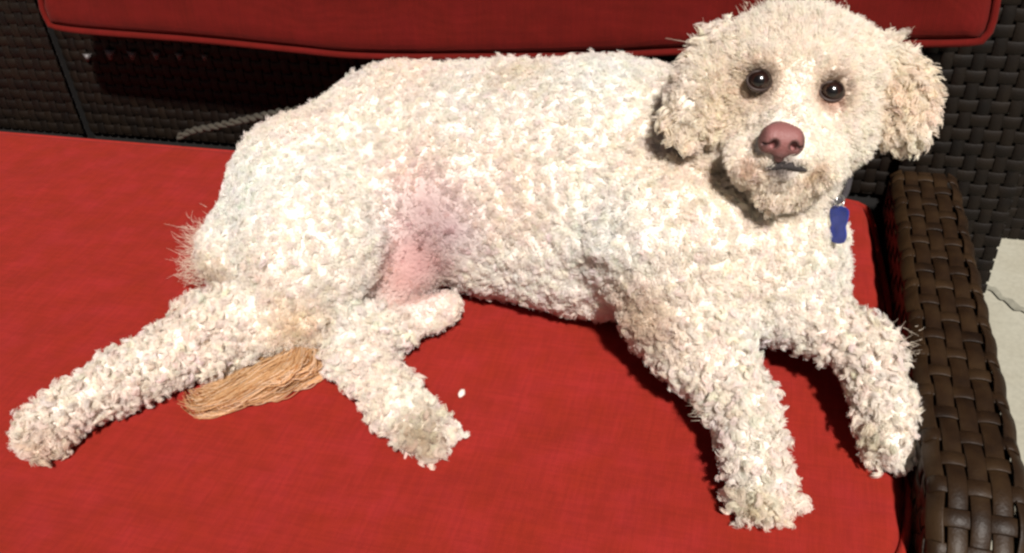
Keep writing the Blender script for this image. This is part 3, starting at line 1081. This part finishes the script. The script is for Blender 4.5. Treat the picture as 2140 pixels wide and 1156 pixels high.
M_EYE = eye_mat()
M_LID = plain('eye_rim', (0.030, 0.014, 0.010), 0.6)
to_cam = CAM - hp(1655, 180, 0); to_cam /= np.linalg.norm(to_cam)
for (u, v) in [(1587, 169), (1738, 191)]:
    c = hp(u, v, 133); r = 24.5 * HK
    ev, ef = uv_sphere(c, r)
    eo = mesh_obj('eye', ev, ef, M_EYE, dog)
    rg = [float(np.clip(np.arccos(np.clip(np.dot((p - c) / r, to_cam), -1, 1)) / 1.1, 0, 1)) for p in ev]
    at_ = eo.data.attributes.new('ring', 'FLOAT', 'POINT'); at_.data.foreach_set('value', rg)
    # almond rim
    ex = RIGHT * math.cos(.14) - UPV * math.sin(.14); ey = UPV * math.cos(.14) + RIGHT * math.sin(.14)
    loop = []
    for k in range(28):
        a = 2 * math.pi * k / 28
        x, y = 0.97 * math.cos(a), 0.74 * math.sin(a)
        z = math.sqrt(max(0.05, 1.06 - x * x - y * y))
        loop.append(c + r * (ex * x + ey * y + to_cam * z))
    rv, rf = tube(loop, 0.0012, 6, closed=True)
    mesh_obj('eyelid', rv, rf, M_LID, eo)

# nose
def nose_mat():
    mt, nt, b = new_mat('pink_nose')
    L = nt.links.new
    tc = node(nt, 'ShaderNodeTexCoord')
    n1 = node(nt, 'ShaderNodeTexNoise', Scale=5.0, Detail=2.0)
    vo = node(nt, 'ShaderNodeTexVoronoi', Scale=900.0)
    L(tc.outputs['Object'], vo.inputs['Vector'])
    a = node(nt, 'ShaderNodeAttribute', attribute_name='dark')
    c = ramp(nt, a.outputs['Fac'], [(0.0, (0.21, 0.080, 0.074)), (0.5, (0.085, 0.034, 0.030)), (1.0, (0.028, 0.010, 0.010))])
    L(c, b.inputs['Base Color'])
    b.inputs['Roughness'].default_value = 0.55
    bp = node(nt, 'ShaderNodeBump', Strength=0.6, Distance=0.0006)
    L(vo.outputs['Distance'], bp.inputs['Height']); L(bp.outputs[0], b.inputs['Normal'])
    return mt


prims_save = prims
prims = []
nb = lambda x, y, z: (x, y, z)


def NP(op, a, b, ra, rb, k): prims.append((op, a, b, ra, rb, k))


# local frame in photo pixels at the nose: x right, y up, z towards the viewer
NP('add', (-16, 8, 0), (16, 8, 0), 26, 26, 10)
NP('add', (-24, -2, -4), (24, -2, -4), 19, 19, 8)
NP('add', (0, -20, -6), (0, -26, -10), 14, 10, 8)
NP('add', (0, 14, -10), (0, 20, -30), 28, 26, 8)
NP('sub', (-17, -5, 27), (-20, -8, 8), 6.5, 6, 4)
NP('sub', (17, -5, 27), (20, -8, 8), 6.5, 6, 4)
NP('sub', (-20, -8, 20), (-36, -6, 8), 3.5, 3, 3)
NP('sub', (20, -8, 20), (36, -6, 8), 3.5, 3, 3)
NP('sub', (0, -10, 24), (0, -38, 10), 2.2, 2.2, 2)
SC = 0.0001
pp = [(op, np.array(a) * 1e-3, np.array(b) * 1e-3, ra * 1e-3, rb * 1e-3, k * 1e-3) for (op, a, b, ra, rb, k) in prims]
NV, NF = sd_mesh(pp, [-.06, -.05, -.075], [.06, .055, .05], 0.0016)
NV = relax(NV, NF, 1)
dark = np.zeros(len(NV))
for s in (-1, 1):
    dark = np.maximum(dark, spot(NV, (s * .0185, -.0065, .020), .014, .6))
    dark = np.maximum(dark, 0.8 * spot(NV, (s * .034, -.006, .010), .012, .8))
dark = np.maximum(dark, 0.55 * np.clip((-NV[:, 1] * 1e3 - 14) / 12, 0, 1))
dark = np.maximum(dark, 0.45 * np.clip((np.abs(NV[:, 0]) * 1e3 - 28) / 10, 0, 1))
c8, s8 = math.cos(.10), math.sin(.10)
nx = RIGHT * c8 - UPV * s8; ny = UPV * c8 + RIGHT * s8
nz = to_cam - nx * np.dot(to_cam, nx); nz -= ny * np.dot(nz, ny); nz /= np.linalg.norm(nz)
NC = hp(1633, 299, 222)
W = NC + (NV[:, :1] * nx + NV[:, 1:2] * ny + NV[:, 2:] * nz) * 1e3 * HK * 0.98
nm = fast_mesh('nose', W, NF, nose_mat())
nm.attributes.new('dark', 'FLOAT', 'POINT').data.foreach_set('value', dark.astype(np.float32))
no = bpy.data.objects.new('nose', nm); COL.objects.link(no); child_of(no, dog)
# lips: a dark soft line under the nose
lp = open_spline([hp(1600, 353, 184), hp(1614, 351, 195), hp(1640, 345, 206), hp(1666, 351, 195), hp(1684, 357, 181)], 24)
lv, lf = tube(lp, [0.0012 + 0.0022 * math.sin(math.pi * i / 23) for i in range(24)], 8)
mesh_obj('lips', lv, lf, plain('dark_lips', (0.028, 0.022, 0.022), 0.95), dog)
prims = prims_save

# claws and pads
M_CLAW = plain('pale_claw', (0.55, 0.38, 0.34), 0.4); M_PAD = plain('paw_pad', (0.20, 0.14, 0.10), 0.85)
for (u, v, h, dx, dy) in [(1563, 1068, .008, -.1, -1), (1598, 1082, .008, 0, -1), (1640, 1064, .008, .3, -1), (1838, 950, .008, -.2, -1), (1864, 966, .008, 0, -1), (1890, 955, .008, .3, -1),
                          (60, 942, .006, -.3, -1), (92, 952, .006, 0, -1), (120, 942, .006, .3, -1), (850, 945, .006, -.4, -1)]:
    p = at(u, v, h); d = RIGHT * dx + UPV * dy; d[2] = min(d[2], -.1); d /= np.linalg.norm(d)
    cv, cf = tube([p - d * .006, p, p + d * .004 - np.array([0, 0, .001]), p + d * .008 - np.array([0, 0, .003])], [.0022, .0021, .0015, .0004], 7)
    mesh_obj('claw', cv, cf, M_CLAW, dog)
for (u, v, r) in [(888, 936, .0055), (920, 920, .0055), (905, 918, .006), (40, 912, .005)]:
    cv, cf = uv_sphere(np.zeros(3), r, 14, 8)
    c = surf_pt(u, v, -.003)
    mesh_obj('paw_pad', [c + np.array([q[0], q[1] * .8, q[2] * .8]) for q in cv], cf, M_PAD, dog)

# ------------------------------------------------------------------ collar with blue tag
col_ = empty('dog_collar', tuple(hp(1640, 420, -60)), 'thin dark dog collar with a blue tag hanging beside the chin', 'collar')
M_COL = plain('collar_band', (0.05, 0.045, 0.05), 0.6)
loop = smooth_closed([hp(1510, 360, -190), hp(1560, 415, -80), hp(1640, 440, -45), hp(1715, 432, -35), hp(1768, 400, -110), hp(1760, 300, -240), hp(1600, 250, -270)], 60)
cv, cf = tube(loop, 0.0032, 8, closed=True)
mesh_obj('band', cv, cf, M_COL, col_)
# tag: a rounded plate seen nearly edge-on
M_TAG = plain('blue_tag', (0.018, 0.035, 0.21), 0.35)
tc_ = surf_pt(1738, 472, 0.012) + RIGHT * 0.006
tx = RIGHT * 0.62 + to_cam * 0.78; tx /= np.linalg.norm(tx)
ty = UPV * 1.0 - RIGHT * 0.12; ty -= tx * np.dot(tx, ty); ty /= np.linalg.norm(ty)
tz = np.cross(tx, ty)
sh = smooth_closed([(-11, 17), (0, 20), (11, 17), (11, 6), (9, 0), (11, -8), (8, -16), (0, -18), (-8, -16), (-11, -8), (-9, 0), (-11, 6)], 48) * 0.00088
V, Fc = [], []
for z_, s_ in ((-.0009, .93), (-.0006, 1), (.0006, 1), (.0009, .93)):
    V += [tc_ + tx * p[0] * s_ + ty * p[1] * s_ + tz * z_ for p in sh]
n = 48
for k in range(3):
    for i in range(n): Fc.append((k * n + i, k * n + (i + 1) % n, (k + 1) * n + (i + 1) % n, (k + 1) * n + i))
Fc += [tuple(range(n))[::-1], tuple(3 * n + i for i in range(n))]
mesh_obj('tag', V, Fc, M_TAG, col_, smooth=False)
rv, rf = tube([tc_ + ty * .022 + 0.005 * (tz * math.cos(a) + ty * math.sin(a)) for a in np.linspace(0, 2 * math.pi, 20, endpoint=False)], .0007, 6, closed=True)
mesh_obj('ring', rv, rf, plain('steel_ring', (0.6, 0.6, 0.6), 0.3, Metallic=1.0), col_)

# a loose fluff of shed hair on the cushion
V, Fc = uv_sphere(np.array([0., 0, 0]), 0.0035, 10, 6)
c = at(965, 822, 0.004)
V = [c + np.array([v[0] * 1.0, v[1] * 1.6, v[2] * 0.9]) * (1 + 0.35 * noise.noise(Vector(v) * 700)) for v in V]
tag(mesh_obj('hair_fluff', V, Fc, plain('white_fluff', (0.75, 0.62, 0.55), 0.9)), 'tiny white tuft of shed hair on the red seat beside the hind paw', 'fluff')
